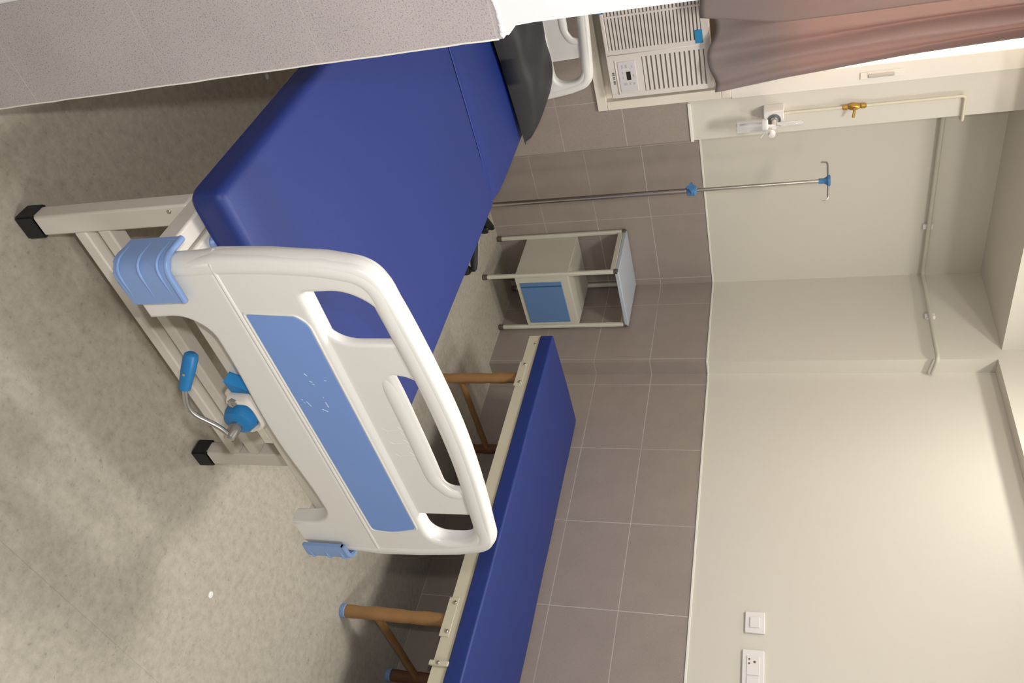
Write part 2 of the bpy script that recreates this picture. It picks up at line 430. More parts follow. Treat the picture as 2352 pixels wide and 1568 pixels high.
box(bm, 1.750, 1.764, YA-.020, YA-.012, 1.93, 2.03, bev=.003, mi=1)
link('window_latch', bm, [M_ALU, mat('latch_grey', srgb(190, 185, 172), .4)], win)

# ---------------------------------------------------------------- ceiling lamp in the corner, plus two unseen fill lights added to brighten the room
for (x, y, z), L, R_, lab in ((LAMP_CORNER, L1, .11, 'round recessed ceiling lamp above the bedside locker corner'), (FILL_ROOM, L2, .28, 'round fill light added at the ceiling behind the camera, nearest the rear wall'), (FILL_MID, L3, .28, 'round fill light added at the ceiling above the middle of the hospital bed')):
    t = thing('ceiling_lamp_or_fill', lab, 'lamp', (x, y, CEIL-.03))
    bm = bmesh.new(); lathe(bm, (x, y, CEIL-.03), (0, 0, 1), [(R_, 0), (R_+.012, .004), (R_+.014, .03)], 32)
    link('lamp_rim', bm, M_ALU, t)
    bm = bmesh.new(); lathe(bm, (x, y, CEIL-.034), (0, 0, 1), [(R_-.01, 0), (R_-.01, .003)], 32)
    link('diffuser', bm, M_LAMPON, t)
    L.parent = t; L.location = (0, 0, -.012)

# ================================================================ HOSPITAL BED
BX = 1.163; FY = .965
bed = thing('hospital_bed', 'white hospital bed with moulded white and blue footboard and hand crank', 'bed', (BX, 2.1, 0))
LX = (.762, 1.565)
for lx in LX:
    for ly in (1.222, 2.99):
        lg = link('leg', B(lx-.025, lx+.025, ly-.022, ly+.022, .012, .452, bev=.005), M_METAL, bed)
        bm = bmesh.new()
        prism(bm, [(-.029, -.026), (.029, -.026), (.029, .026), (-.029, .026)], 'z', 0, .052)
        bmesh.ops.bevel(bm, geom=list(bm.edges), offset=.004, segments=2, affect='EDGES')
        bmesh.ops.translate(bm, vec=(lx, ly, 0), verts=bm.verts)
        link('foot_cap', bm, M_RUB, lg)
        if ly < 2:
            bm = bmesh.new(); lathe(bm, (lx-.012, ly-.0225, .405), (0, -1, 0), [(.0045, 0), (.0045, .0015), (.002, .002)], 12)
            link('bolt', bm, M_STEEL, lg)
for ly in (1.222, 2.99):
    for z0 in (.128, .192):
        link('cross_rail', B(LX[0]+.024, LX[1]-.024, ly-.02, ly+.022, z0, z0+.031, bev=.004), M_METAL, bed)
for s in (-1, 1):
    link('side_rail', B(BX+s*.403-.02, BX+s*.403+.02, .995, 3.215, .448, .494, bev=.005), M_METAL, bed)
link('end_rail', B(.78, 1.545, 1.030, 1.062, .476, .512, bev=.005), M_METAL, bed)
link('end_rail', B(.78, 1.545, 3.17, 3.205, .448, .49, bev=.005), M_METAL, bed)
bm = B(.790, 1.536, 1.10, 3.15, .470, .4915, bev=.006)
for k in range(7): box(bm, .84+k*.10, .88+k*.10, 1.102, 3.14, .466, .4925, bev=.003)
link('deck', bm, M_METAL, bed)
link('side_stop', lathe(bmesh.new(), (.787, 1.150, .458), (1, 0, 0), [(.010, 0), (.013, .004), (.013, .014), (.010, .018)], 18), M_BUMP, bed, smooth=True)
link('side_stop', lathe(bmesh.new(), (.815, 1.175, .490), (0, 0, 1), [(.014, 0), (.016, .006), (.012, .012), (.004, .014)], 16), M_BUMP, bed, smooth=True)

def endboard(name, y, dz, blue, crisp):
    """moulded end panel: outline from the photograph, three grips, ridge, rails and tube-like rim"""
    F = y                      # front face
    out = [(-.328, .452), (-.42, .452, .012), (-.449, .470, .02), (-.452, .60), (-.459, .655, .01), (-.452, .76), (-.438, .865), (-.414, .955, .065), (-.30, .972, .08), (-.15, .985, .1), (0, .991, .1),
           (.15, .985, .1), (.30, .972, .08), (.414, .955, .065), (.438, .865), (.452, .76), (.459, .655, .01), (.452, .60), (.449, .470, .02), (.42, .452, .012), (.335, .452),
           (.331, .53, .05), (.295, .572, .05), (.20, .572, .1), (0, .556, .2), (-.20, .572, .1), (-.295, .572, .05), (-.331, .53, .05)]
    big = [(-.371, .801, .012), (.389, .802, .05), (.386, .90, .04), (.33, .934, .05), (0, .946, .1), (-.33, .934, .05), (-.371, .885, .04)]
    O = [roundpoly(out, 8), roundpoly(big, 8)]
    bm = bmesh.new()
    plate(bm, O, F+.002, F+.046, .012, ox=BX, oz=dz)
    # thinner recessed middle panel with the long central grip
    mid = [(-.345, .785), (-.240, .806, .05), (-.236, .955), (.288, .955), (.292, .80, .012), (.30, .787)]
    sl = [(-.156, .893, .005), (-.09, .896, .05), (.09, .896, .05), (.203, .893, .03), (.200, .952, .006), (.10, .955, .03), (0, .957, .05), (-.10, .952, .04), (-.145, .935, .03)]
    plate(bm, [roundpoly(mid, 8), roundpoly(sl, 8)], F+.014, F+.036, .008, ox=BX, oz=dz)
    # rim like a thick tube: sides and arched top
    rim = [(-.433, .470), (-.4325, .60), (-.4345, .655), (-.4305, .76), (-.4165, .865), (-.393, .940), (-.30, .9485), (-.15, .9615), (0, .9675)]
    rim = rim+[(-a, b) for a, b in rim[:-1]][::-1]
    R3 = [Vector((BX+a, F+.0245, dz+b)) for a, b in rim]
    R3 = fillet(R3, .075, 8)
    tube(bm, R3, .0252, seg=20, sx=1.0, sy=1.0)
    # swollen ridge where the lower skirt meets the upper panel
    tube(bm, fillet([(BX-.456, F+.03, dz+.652), (BX-.45, F+.004, dz+.654), (BX, F+.004, dz+.657), (BX+.45, F+.004, dz+.654), (BX+.456, F+.03, dz+.652)], .02), .0048, seg=10)
    # lower skirt slightly proud
    sk = [(-.328, .454), (-.41, .454, .01), (-.447, .60), (-.452, .653), (.452, .653), (.447, .60), (.44, .47, .02), (.41, .454, .01), (.335, .454),
          (.331, .53, .05), (.295, .5725, .05), (.20, .5725, .1), (0, .5565, .2), (-.20, .5725, .1), (-.295, .5725, .05), (-.331, .53, .05)]
    plate(bm, [roundpoly(sk, 8)], F+.0005, F+.0465, .008, ox=BX, oz=dz)
    lp = fillet([(BX-.185, F+.034, dz+.874), (BX-.165, F+.026, dz+.875), (BX-.12, F+.018, dz+.876), (BX, F+.0175, dz+.878), (BX+.17, F+.018, dz+.876), (BX+.218, F+.018, dz+.905), (BX+.219, F+.024, dz+.95)], .035, 8)
    tube(bm, lp, .0155, seg=20, sx=.55)
    # thin lip framing the coloured inset
    lip = roundpoly([(-.334, .664, .006), (-.325, .768, .008), (-.304, .788, .03), (.337, .788, .012), (.355, .72, .02), (.349, .666, .012)], 6)
    tube(bm, [(BX+p.x, F+.0022, dz+p.y) for p in lip], .0026, seg=8, closed=True)
    if crisp:                      # three raised marks moulded into the panel
        for k in range(3):
            a = .0400*k
            for pl in MARKS: tube(bm, [(x+a+.012, F+.0145, z-.006) for x, z in pl], .0011, seg=6)
    pn = link(name, bm, M_ABS, bed, smooth=True, angle=50)
    ins = roundpoly([(-.330, .668, .004), (-.321, .766, .006), (-.302, .784, .03), (.333, .784, .011), (.351, .72, .02), (.345, .670, .012)], 8)
    bm = bmesh.new(); plate(bm, [ins], F+.0008, F+.006, .0006, ox=BX, oz=dz)
    if crisp:
        for (x0, z0, x1, z1, w) in SCRATCH:
            tube(bm, [(x0, F+.0007, z0), (x1, F+.0007, z1)], w, seg=6, mi=1, sx=.5)
    iob = link('inset_panel', bm, [M_ABSB if blue else M_ABS, M_SCR], pn, smooth=True)
    if blue: iob['label'] = 'sky blue inset panel with small scratches'
    return pn
MARKS = [[(1.1465, .8245), (1.155, .8345), (1.1505, .8600)], [(1.1405, .8600), (1.1565, .8740)], [(1.158, .8315), (1.165, .8255)], [(1.158, .8625), (1.165, .8655)]]
SCRATCH = [(.985, .7205, .992, .7245, .0011), (1.006, .7235, 1.010, .7285, .0011), (1.014, .7265, 1.017, .7310, .0009), (1.005, .756, 1.006, .761, .0007),
           (1.058, .682, 1.060, .685, .0010), (1.064, .691, 1.0790, .6960, .0009), (1.066, .684, 1.070, .6865, .0006), (1.052, .733, 1.0545, .735, .0008), (1.066, .733, 1.081, .734, .0012), (1.087, .717, 1.094, .7275, .0013)]
fb = endboard('footboard', FY, 0, True, True)
fb['label'] = 'moulded white footboard with three hand grips'
hb = endboard('headboard', 3.225, -.122, False, False)

def bumper(sgn, y, dz):
    bm = bmesh.new(); xo = BX+sgn*.469; xf = BX+sgn*(.378 if sgn < 0 else .405)
    path = fillet([(xf, y, 0), (xo, y, 0), (xo, y+.078, 0)], .05, 10)
    inn = fillet([(xf, y+.009, 0), (xo-sgn*.009, y+.009, 0), (xo-sgn*.009, y+.078, 0)], .042, 10)
    ring = [Vector(p) for p in path]+[Vector(p) for p in inn][::-1]
    prism(bm, [(p.x, p.y) for p in ring], 'z', .457+dz, .574+dz)
    bmesh.ops.bevel(bm, geom=[e for e in bm.edges if abs(e.verts[0].co.z-e.verts[1].co.z) < 1e-6], offset=.0028, segments=3, affect='EDGES')
    for f in bm.faces: f.smooth = True
    for z in (.470, .515, .556):
        off = [Vector((p.x, p.y, z+dz)) for p in fillet([(xf+sgn*.010, y+.0005, 0), (xo+sgn*-.0005, y+.0005, 0), (xo-sgn*.0005, y+.066, 0)], .05, 10)]
        tube(bm, off, .0030, seg=8, radii=[.0005]+[.0030]*(len(off)-2)+[.0005])
    tube(bm, [Vector((p.x, p.y, .571+dz)) for p in fillet([(xf, y+.0045, 0), (xo-sgn*.0045, y+.0045, 0), (xo-sgn*.0045, y+.078, 0)], .046, 10)], .0062, seg=10)
    return link('corner_bumper', bm, M_BUMP, bed, smooth=True, angle=45)
bumper(-1, .949, 0); bumper(1, .949, 0)
# screws holding the footboard bracket
bm = B(.768, .80, 1.008, 1.05, .494, .520, bev=.006); link('board_bracket', bm, M_METAL, bed)
bm = B(1.526, 1.558, 1.008, 1.05, .494, .520, bev=.006); link('board_bracket', bm, M_METAL, bed)
# hand crank
AXX, AXZ = 1.128, .498
cr = link('crank_gearbox', lathe(bmesh.new(), (AXX, .955, AXZ), (0, 1, 0), [(.022, 0), (.031, .006), (.036, .02), (.037, .045), (.030, .06), (.016, .075)], 28), M_CRANK, bed, smooth=True)
cr['label'] = 'bright blue gearbox knob'
bm = bmesh.new()
tube(bm, fillet([(AXX-.045, .992, AXZ-.012), (AXX-.04, .992, AXZ+.036), (AXX-.02, .992, AXZ+.042), (AXX+.03, .992, AXZ+.040), (AXX+.045, .992, AXZ)], .02), .010, seg=10, sx=1.6)
box(bm, AXX-.05, AXX+.055, 1.0, 1.03, AXZ-.03, AXZ+.0, bev=.004)
bk = link('crank_bracket', bm, M_METAL, bed, smooth=True)
link('bolt', lathe(bmesh.new(), (AXX-.046, .978, AXZ+.004), (-.3, -1, .1), [(.010, 0), (.011, .003), (.009, .007), (.003, .009)], 6), M_CHROME, bk, smooth=True)
link('gear_housing', prism(bmesh.new(), [(AXX-.085, AXZ-.012), (AXX-.03, AXZ-.005), (AXX-.03, AXZ+.04), (AXX-.055, AXZ+.035)], 'y', 1.0, 1.03), M_CRANK, bed)
K = Vector((AXX+.003, .922, AXZ)); E_ = Vector((.980, .920, .474)); H1 = Vector((.937, .945, .490))
link('crank_sleeve', lathe(bmesh.new(), (AXX+.001, .965, AXZ), (0, -1, 0), [(.0135, 0), (.0135, .03), (.012, .046), (.008, .050)], 20), M_CHROME, bed, smooth=True)
link('crank_arm', T_(fillet([K+Vector((0, .004, 0)), K+Vector((-.035, .0, -.006)), Vector((1.03, .905, .462)), E_+Vector((0, -.002, 0)), H1], .03, 8), .0056, seg=12), M_CHROME, bed, smooth=True)
d = (Vector((.925, .957, .500))-E_).normalized()
hd = link('crank_handle', lathe(bmesh.new(), E_-d*.002, d, [(.008, 0), (.0115, .002), (.0128, .02), (.0145, .045), (.0150, .068), (.0132, .076), (.008, .080)], 22), M_CRANK, bed, smooth=True)
hd['label'] = 'blue plastic crank handle'
link('screw', lathe(bmesh.new(), E_+d*.036+Vector((-.006, -.0125, .002)), (-.3, -1, .1), [(.003, 0), (.003, .002)], 10), M_STEEL, hd)
# under-frame: crank screw and lifting tube
link('crank_screw', T_([(AXX, 1.03, AXZ-.03), (AXX, 2.2, AXZ-.06)], .011), M_STEEL, bed)

# ---------------------------------------------------------------- mattress
def cushion(x0, x1, y0, y1, z0, z1, bev, crown=.008, nx=14, ny=22):
    bm = bmesh.new(); r = bmesh.ops.create_cube(bm, size=1)
    for v in bm.verts: v.co = Vector(((x0+x1)/2+v.co.x*(x1-x0), (y0+y1)/2+v.co.y*(y1-y0), (z0+z1)/2+v.co.z*(z1-z0)))
    bmesh.ops.bevel(bm, geom=list(bm.edges), offset=bev, segments=5, profile=.5, affect='EDGES')
    for k in range(1, nx):
        x = x0+bev+(x1-x0-2*bev)*k/nx
        bmesh.ops.bisect_plane(bm, geom=bm.verts[:]+bm.edges[:]+bm.faces[:], plane_co=(x, 0, 0), plane_no=(1, 0, 0))
    for k in range(1, ny):
        y = y0+bev+(y1-y0-2*bev)*k/ny
        bmesh.ops.bisect_plane(bm, geom=bm.verts[:]+bm.edges[:]+bm.faces[:], plane_co=(0, y, 0), plane_no=(0, 1, 0))
    for v in bm.verts:
        u = (v.co.x-x0)/(x1-x0); w = (v.co.y-y0)/(y1-y0)
        if v.co.z > (z0+z1)/2:
            v.co.z += crown*(max(0, 4*u*(1-u))**.5)*(max(0, 4*w*(1-w))**.5)+.0015*math.sin(v.co.x*9+v.co.y*7)*math.sin(v.co.y*5)
    for f in bm.faces: f.smooth = True
    return bm
mt_ = thing('mattress', 'royal blue vinyl mattress folded in two sections on the white hospital bed', 'mattress', (BX, 2.17, .4935))
def seam_dip(bm):
    for y in (2.43, 2.45, 2.465, 2.476, 2.486, 2.496, 2.506, 2.52, 2.54, 2.57):
        bmesh.ops.bisect_plane(bm, geom=bm.verts[:]+bm.edges[:]+bm.faces[:], plane_co=(0, y, 0), plane_no=(0, 1, 0))
    for v in bm.verts:
        if v.co.z > .54:
            t = v.co.y-2.491; v.co.z -= .012*math.exp(-(t/(.022 if t < 0 else .05))**2)
    for f in bm.faces: f.smooth = True
    return bm
link('foot_section', seam_dip(cushion(.698, 1.628, 1.165, 2.490, .4935, .573, .022, .006)), M_MATT, mt_, smooth=True, angle=60)
link('head_section', seam_dip(cushion(.698, 1.628, 2.490, 3.205, .4935, .572, .006, .006, 14, 12)), M_MATT, mt_, smooth=True, angle=60)
bm = bmesh.new()
loop = fillet([(.703, 2.48, .5035), (.703, 1.170, .5035), (1.623, 1.170, .5035), (1.623, 1.5, .5035), (1.623, 2.48, .5035)], .03)
tube(bm, loop, .0035, seg=8)
link('piping', bm, M_SEAM, mt_, smooth=True)
bm = bmesh.new(); tube(bm, [(.700, 2.490, .552), (.705, 2.490, .5595), (.9, 2.491, .5665), (1.16, 2.490, .5675), (1.42, 2.491, .5665), (1.621, 2.490, .5595), (1.626, 2.490, .552)], .009, seg=12, sx=1.0, sy=.35)
link('fold_seam', bm, M_SEAM, mt_, smooth=True)

# ---------------------------------------------------------------- pillow
bm = bmesh.new(); nx, ny = 40, 20; grid = {}
PL, PW, PT = .74, .33, .17; pa = math.radians(9); pc = Vector((1.252, 3.020, .5825))
for s in (1, -1):
    for i in range(nx+1):
        for j in range(ny+1):
            u = -1+2*i/nx; w = -1+2*j/ny
            e = max(0, (1-abs(u)**3.2))**.5*max(0, (1-abs(w)**3.0))**.36
            pinch = 1-.05*(1-abs(u))*abs(w)**2
            x = u*PL/2*(1-.05*(1-w*w)*abs(u)**4*-1*0); y = w*PW/2*pinch
            x *= 1-.04*(1-w*w)
            zc = .010+.03*((w+1)/2)**1.5
            z = zc+s*e*(PT*.62 if s > 0 else 0) - (0 if s > 0 else e*(zc-.001))
            z += .004*math.sin(u*11+w*3)*e
            if i in (0, nx) or j in (0, ny):
                if s < 0: grid[s, i, j] = grid[1, i, j]; continue
            X = pc.x+x*math.cos(pa)-y*math.sin(pa); Y = pc.y+x*math.sin(pa)+y*math.cos(pa)
            grid[s, i, j] = bm.verts.new((X, Y, pc.z+z))
    for i in range(nx):
        for j in range(ny):
            q = [grid[s, i, j], grid[s, i+1, j], grid[s, i+1, j+1], grid[s, i, j+1]]
            f = bm.faces.new(q if s > 0 else q[::-1]); f.smooth = True
tag(link('pillow', bm, M_PILL, smooth=True, angle=80), 'black rexine pillow lying at the head of the blue mattress', 'pillow')

# ================================================================ STRETCHER COUCH
st = thing('examination_couch', 'low couch with thin blue pad, cream rail and brown taped legs along the right wall', 'couch', (2.86, 1.8, 0))
SX0, SX1, SY0, SY1 = 2.575, 3.155, .62, 2.768
link('pad', cushion(SX0-.008, SX1+.02, SY0, SY1-.006, .487, .553, .009, .003, 8, 20), M_MATT2, st, smooth=True, angle=60)
bm = B(SX0, SX0+.004, SY0, SY1, .431, .4865, bev=.001); box(bm, SX0+.004, SX0+.045, SY0, SY1, .482, .4865)
fr = link('frame', bm, M_CREAM, st); 
bm = B(SX1-.004, SX1, SY0, SY1, .431, .4865, bev=.001); box(bm, SX1-.045, SX1-.004, SY0, SY1, .482, .4865)
link('frame', bm, M_CREAM, st)
link('frame', B(SX0+.004, SX1-.004, SY1-.004, SY1, .431, .4865, bev=.001), M_CREAM, st)
link('frame', B(SX0+.004, SX1-.004, SY0, SY0+.004, .431, .4865, bev=.001), M_CREAM, st)
for yy in (1.31, 2.515):
    bm = B(SX0-.005, SX0-.0005, yy-.075, yy+.075, .424, .462, bev=.002, seg=2)
    pl = link('hinge_plate', bm, M_CREAM, st)
    for k in (-1, 1):
        link('bolt', lathe(bmesh.new(), (SX0-.005, yy+k*.055, .450), (-1, 0, 0), [(.008, 0), (.008, .002), (.004, .005)], 6), M_STEEL, pl)
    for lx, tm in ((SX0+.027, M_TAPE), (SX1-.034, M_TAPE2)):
        rr = [.0245+.0012*math.sin(k*2.1)+.0008*math.sin(k*5.3) for k in range(14)]
        lg = link('leg', T_([(lx+.001*math.sin(k), yy, .018+k*(.425/13)) for k in range(14)], .024, seg=20, radii=rr), tm, st, smooth=True, angle=50)
        lg['label'] = 'tubular leg wrapped in brown packing tape'
        link('foot_cap', lathe(bmesh.new(), (lx, yy, 0), (0, 0, 1), [(.024, 0), (.026, .004), (.026, .02), (.0235, .022)], 20), M_BUMP, lg, smooth=True)
    link('brace', T_([(SX0+.045, yy, .137), (SX0+.2, yy+.002, .137), (SX1-.05, yy, .135)], .0145, seg=14), M_TAPE, st, smooth=True)
pl = link('clip', B(SX0-.012, SX0-.0005, 1.128, 1.146, .420, .492, bev=.003), M_CREAM, st)
link('bolt', lathe(bmesh.new(), (SX0-.012, 1.137, .455), (-1, 0, 0), [(.007, 0), (.007, .002), (.003, .005)], 6), M_STEEL, pl)
link('bolt', lathe(bmesh.new(), (SX0-.001, 2.71, .470), (-1, 0, 0), [(.006, 0), (.006, .002), (.003, .004)], 6), M_STEEL, st)

# ================================================================ BEDSIDE LOCKER
TX0, TX1, TY0, TY1 = 2.70, 3.075, 3.385, 3.735
tb = thing('bedside_locker', 'small cream bedside locker on four tubular legs with a steel blue door, in the corner', 'locker', ((TX0+TX1)/2, (TY0+TY1)/2, 0))
for lx in (TX0, TX1):
    for ly in (TY0, TY1):
        o8 = [(lx+.013*math.cos(math.pi*(k+.5)/4), ly+.013*math.sin(math.pi*(k+.5)/4)) for k in range(8)]
        lg = link('leg', prism(bmesh.new(), o8, 'z', .018, .742), M_TABLE, tb)
        link('foot_cap', lathe(bmesh.new(), (lx, ly, 0), (0, 0, 1), [(.013, 0), (.0155, .003), (.0155, .026), (.013, .03)], 14), M_CAP, lg, smooth=True)
        link('top_cap', lathe(bmesh.new(), (lx, ly, .736), (0, 0, 1), [(.013, 0), (.0145, .002), (.0145, .018), (.010, .024)], 14), M_CAP, lg, smooth=True)
cz0, cz1 = .182, .482
bm = B(TX0+.006, TX1-.006, TY0+.010, TY1-.004, cz0, cz1, bev=.003)
cb = link('cabinet', bm, M_TABLE, tb)
fr = B(TX0+.013, TX1-.013, TY0-.004, TY0+.010, cz0, cz1, bev=.002)
link('door_frame', fr, M_TABLE, tb)
dr = link('door', B(TX0+.048, TX1-.036, TY0-.009, TY0-.0035, cz0+.024, cz1-.042, bev=.002), M_DOOR, tb)
dr['label'] = 'steel blue cabinet door'
link('door_groove', B(TX0+.072, TX0+.079, TY0-.0105, TY0-.0085, cz0+.026, cz1-.044), M_DOORL, dr)
bm = B(TX0-.004, TX1+.004, TY0-.012, TY1+.004, .742, .764, bev=.004)
link('top', bm, M_TAB2, tb)
bm = bmesh.new()
box(bm, TX0+.01, TX1-.01, TY1-.012, TY1-.002, .716, .742, bev=.002)
box(bm, TX0-.006, TX0+.006, TY0+.01, TY1-.01, .716, .742, bev=.002); box(bm, TX1-.006, TX1+.006, TY0+.01, TY1-.01, .716, .742, bev=.002)
link('top_rail', bm, M_TABLE, tb)

# ================================================================ IV STAND
ix, iy = 2.212, 3.355
iv = thing('iv_stand', 'slim steel drip stand with blue clamp and two hooks, beside the bed head', 'drip stand', (ix, iy, 0))
hubb = bmesh.new(); lathe(hubb, (ix, iy, .052), (0, 0, 1), [(.04, 0), (.048, .006), (.046, .022), (.028, .045), (.017, .06)], 24)
bs = link('base_hub', hubb, M_RUB, iv, smooth=True)
for k in range(5):
    a = math.radians(36+72*k-2)
    tip = Vector((ix+math.cos(a)*.322, iy+math.sin(a)*.322, .074))
    if tip.y > 3.40 and tip.x < XA+.05: tip = Vector((ix+math.cos(a)*.20, iy+math.sin(a)*.05, .074))
    if tip.y > 3.7: tip.y = 3.69
    pth = [Vector((ix, iy, .080)).lerp(tip, t)+Vector((0, 0, .012*(1-t))) for t in (0.05, .3, .6, .9, 1)]
    lg = link('base_leg', T_(pth, .02, seg=12, sx=.8, radii=[.026, .023, .021, .02, .016]), M_RUB, iv, smooth=True)
    bm = bmesh.new()
    for s in (-1, 1):
        n = Vector((-math.sin(a), math.cos(a), 0))
        lathe(bm, tip+n*.006*s+Vector((0, 0, -.047)), n*s, [(.020, 0), (.0265, .002), (.0265, .014), (.018, .018)], 20)
    tube(bm, [tip+Vector((0, 0, -.02)), tip+Vector((0, 0, .006))], .010, seg=10)
    link('caster', bm, M_RUB, lg, smooth=True)
link('lower_tube', T_([(ix, iy, .09), (ix, iy, 1.19)], .0125, seg=18), M_STEEL, iv, smooth=True)
link('upper_tube', T_([(ix, iy, 1.19), (ix, iy, 1.765)], .0085, seg=14), M_STEEL, iv, smooth=True)
bm = bmesh.new(); lathe(bm, (ix, iy, 1.162), (0, 0, 1), [(.019, 0), (.024, .004), (.024, .036), (.014, .046)], 20)
ck = link('height_clamp', bm, M_IVB, iv, smooth=True); ck['label'] = 'blue plastic height clamp'
bm = bmesh.new(); ka = Vector((-.75, -.45, 0)).normalized(); kc = Vector((ix, iy, 1.186))+ka*.02; n = Vector((0, 0, 1)); bt = ka.cross(n)
prof = []
for k in range(32):
    t = 2*math.pi*k/32; r = .021+.006*math.cos(4*t); prof.append((r*math.cos(t), r*math.sin(t)))
v0 = [bm.verts.new(kc+bt*p[0]+n*p[1]) for p in prof]; v1 = [bm.verts.new(kc+ka*.018+bt*p[0]*.9+n*p[1]*.9) for p in prof]
for k in range(32): bm.faces.new((v0[k], v0[(k+1) % 32], v1[(k+1) % 32], v1[k]))
bm.faces.new(v0[::-1]); bm.faces.new(v1)
link('star_knob', bm, M_IVB, ck)
bm = bmesh.new(); lathe(bm, (ix, iy, 1.742), (0, 0, 1), [(.012, 0), (.012, .022), (.017, .032), (.025, .040), (.025, .048), (.02, .05)], 20)
hk = link('hook_holder', bm, M_IVB, iv, smooth=True)
for s in (-1, 1):
    dx = Vector((math.cos(-YAW), math.sin(-YAW), 0))*s
    c = Vector((ix, iy, 1.781))
    link('hook', T_(fillet([c+dx*.01, c+dx*.084, c+dx*.086+Vector((0, 0, -.028))], .016, 7), .0042, seg=10), M_STEEL, hk, smooth=True)
    
# ================================================================ AIR CONDITIONER
ac = thing('window_air_conditioner', 'white window air conditioner with slatted grilles in a cream wooden frame under the curtain', 'air conditioner', (1.36, 3.40, .84))
bm = bmesh.new()
for (a, b, c, d_) in ((.985, 1.788, .800, .845), (.985, 1.788, 1.345, 1.385), (.985, 1.03, .845, 1.345), (1.745, 1.788, .845, 1.345)):
    box(bm, a, b, YA-.014, YA+.06, c, d_, bev=.003)
link('surround_frame', bm, M_FRAME, ac)
AXL, AXR = 1.045, 1.706; FYA = 3.352
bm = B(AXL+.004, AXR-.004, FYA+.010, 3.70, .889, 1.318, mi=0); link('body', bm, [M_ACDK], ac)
# packing between body and frame
bm = B(1.03, AXL+.004, YA+.02, YA+.03, .845, 1.345); box(bm, AXR-.004, 1.745, YA+.02, YA+.03, .845, 1.345); box(bm, AXL+.004, AXR-.004, YA+.02, YA+.03, .845, .889); box(bm, AXL+.004, AXR-.004, YA+.02, YA+.03, 1.318, 1.345)
link('filler_board', bm, M_FRAME, ac)
fa = bmesh.new()
# fascia built as bars around the grilles
IX0, IX1, IZ0, IZ1 = 1.075, 1.487, .902, 1.288
OX0, OX1, OZ0, OZ1 = 1.528, 1.684, 1.034, 1.292
box(fa, AXL, AXR, FYA, FYA+.04, .885, IZ0, bev=.004); box(fa, AXL, AXR, FYA, FYA+.04, OZ1, 1.322, bev=.005)
box(fa, AXL, IX0, FYA, FYA+.04, IZ0, 1.30, bev=.003); box(fa, IX0, IX1, FYA, FYA+.035, IZ1, OZ1+.005)
box(fa, IX1, OX0, FYA, FYA+.04, IZ0-.004, OZ1+.004); box(fa, OX1, AXR, FYA, FYA+.04, IZ0-.004, OZ1+.004, bev=.002)
box(fa, OX0, OX1, FYA, FYA+.04, IZ0-.004, OZ0)
tube(fa, [(1.508, FYA-.0005, .893), (1.508, FYA-.0005, 1.30)], .0018, seg=6)
tube(fa, [(1.532, FYA-.001, .921), (1.688, FYA-.001, .921)], .003, seg=8)
fas = link('fascia', fa, M_ACW, ac)
gr = bmesh.new(); n = 26
for k in range(n):
    z = IZ0+(k+.5)*(IZ1-IZ0)/n; box(gr, IX0, IX1, FYA+.001, FYA+.018, z-.0048, z+.0048)
for x in (1.345, 1.21): box(gr, x-.004, x+.004, FYA-.001, FYA+.012, IZ0, IZ1)
link('intake_grille', gr, M_ACW, ac)
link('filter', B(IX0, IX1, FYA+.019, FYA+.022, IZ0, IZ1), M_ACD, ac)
gr = bmesh.new(); n = 13
for k in range(n):
    z = OZ0+(k+.5)*(OZ1-OZ0)/n; box(gr, OX0, OX1, FYA+.002, FYA+.022, z-.0064, z+.0064)
link('outlet_grille', gr, M_ACW, ac)
gr = bmesh.new()
for k in range(7): x = OX0+(k+.5)*(OX1-OX0)/7; box(gr, x-.0012, x+.0012, FYA+.024, FYA+.034, OZ0, OZ1)
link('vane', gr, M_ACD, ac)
cp = link('control_panel', B(1.540, 1.677, FYA-.003, FYA+.002, .930, 1.006, bev=.0015), mat('panel_pale', srgb(214, 208, 208), .3), ac)
link('display', B(1.586, 1.624, FYA-.0042, FYA-.002, .963, .981), M_LCD, cp)
for (x, z, w, h) in ((1.562, .949, .016, .006), (1.562, .966, .014, .007), (1.590, .948, .012, .004), (1.612, .948, .012, .004), (1.642, .955, .010, .012), (1.642, .975, .010, .006), (1.642, .992, .010, .008), (1.606, .993, .012, .005), (1.565, .990, .010, .004)):
    link('button', B(x-w/2, x+w/2, FYA-.004, FYA-.002, z-h/2, z+h/2), mat('button_grey', srgb(186, 184, 182), .4) if 'button_grey' not in MATS else MATS['button_grey'], cp)
bm = bmesh.new()
for k, w in enumerate((.007, .004, .006, .003, .007, .005)): box(bm, 1.585+k*.0098, 1.585+k*.0098+w, FYA-.0012, FYA, .9025, .9115)
link('maker_mark', bm, mat('mark_grey', srgb(96, 98, 90), .5), fas)
tp = link('tape_piece', B(1.445, 1.501, FYA-.0018, FYA-.0005, 1.262, 1.292), M_TAPEB, ac); tp['label'] = 'blue adhesive tape at the top of the grille'
tp = link('tape_piece', B(1.255, 1.327, FYA-.0018, FYA-.0005, .882, .902), M_TAPEB, ac); tp['label'] = 'blue adhesive tape at the lower corner'

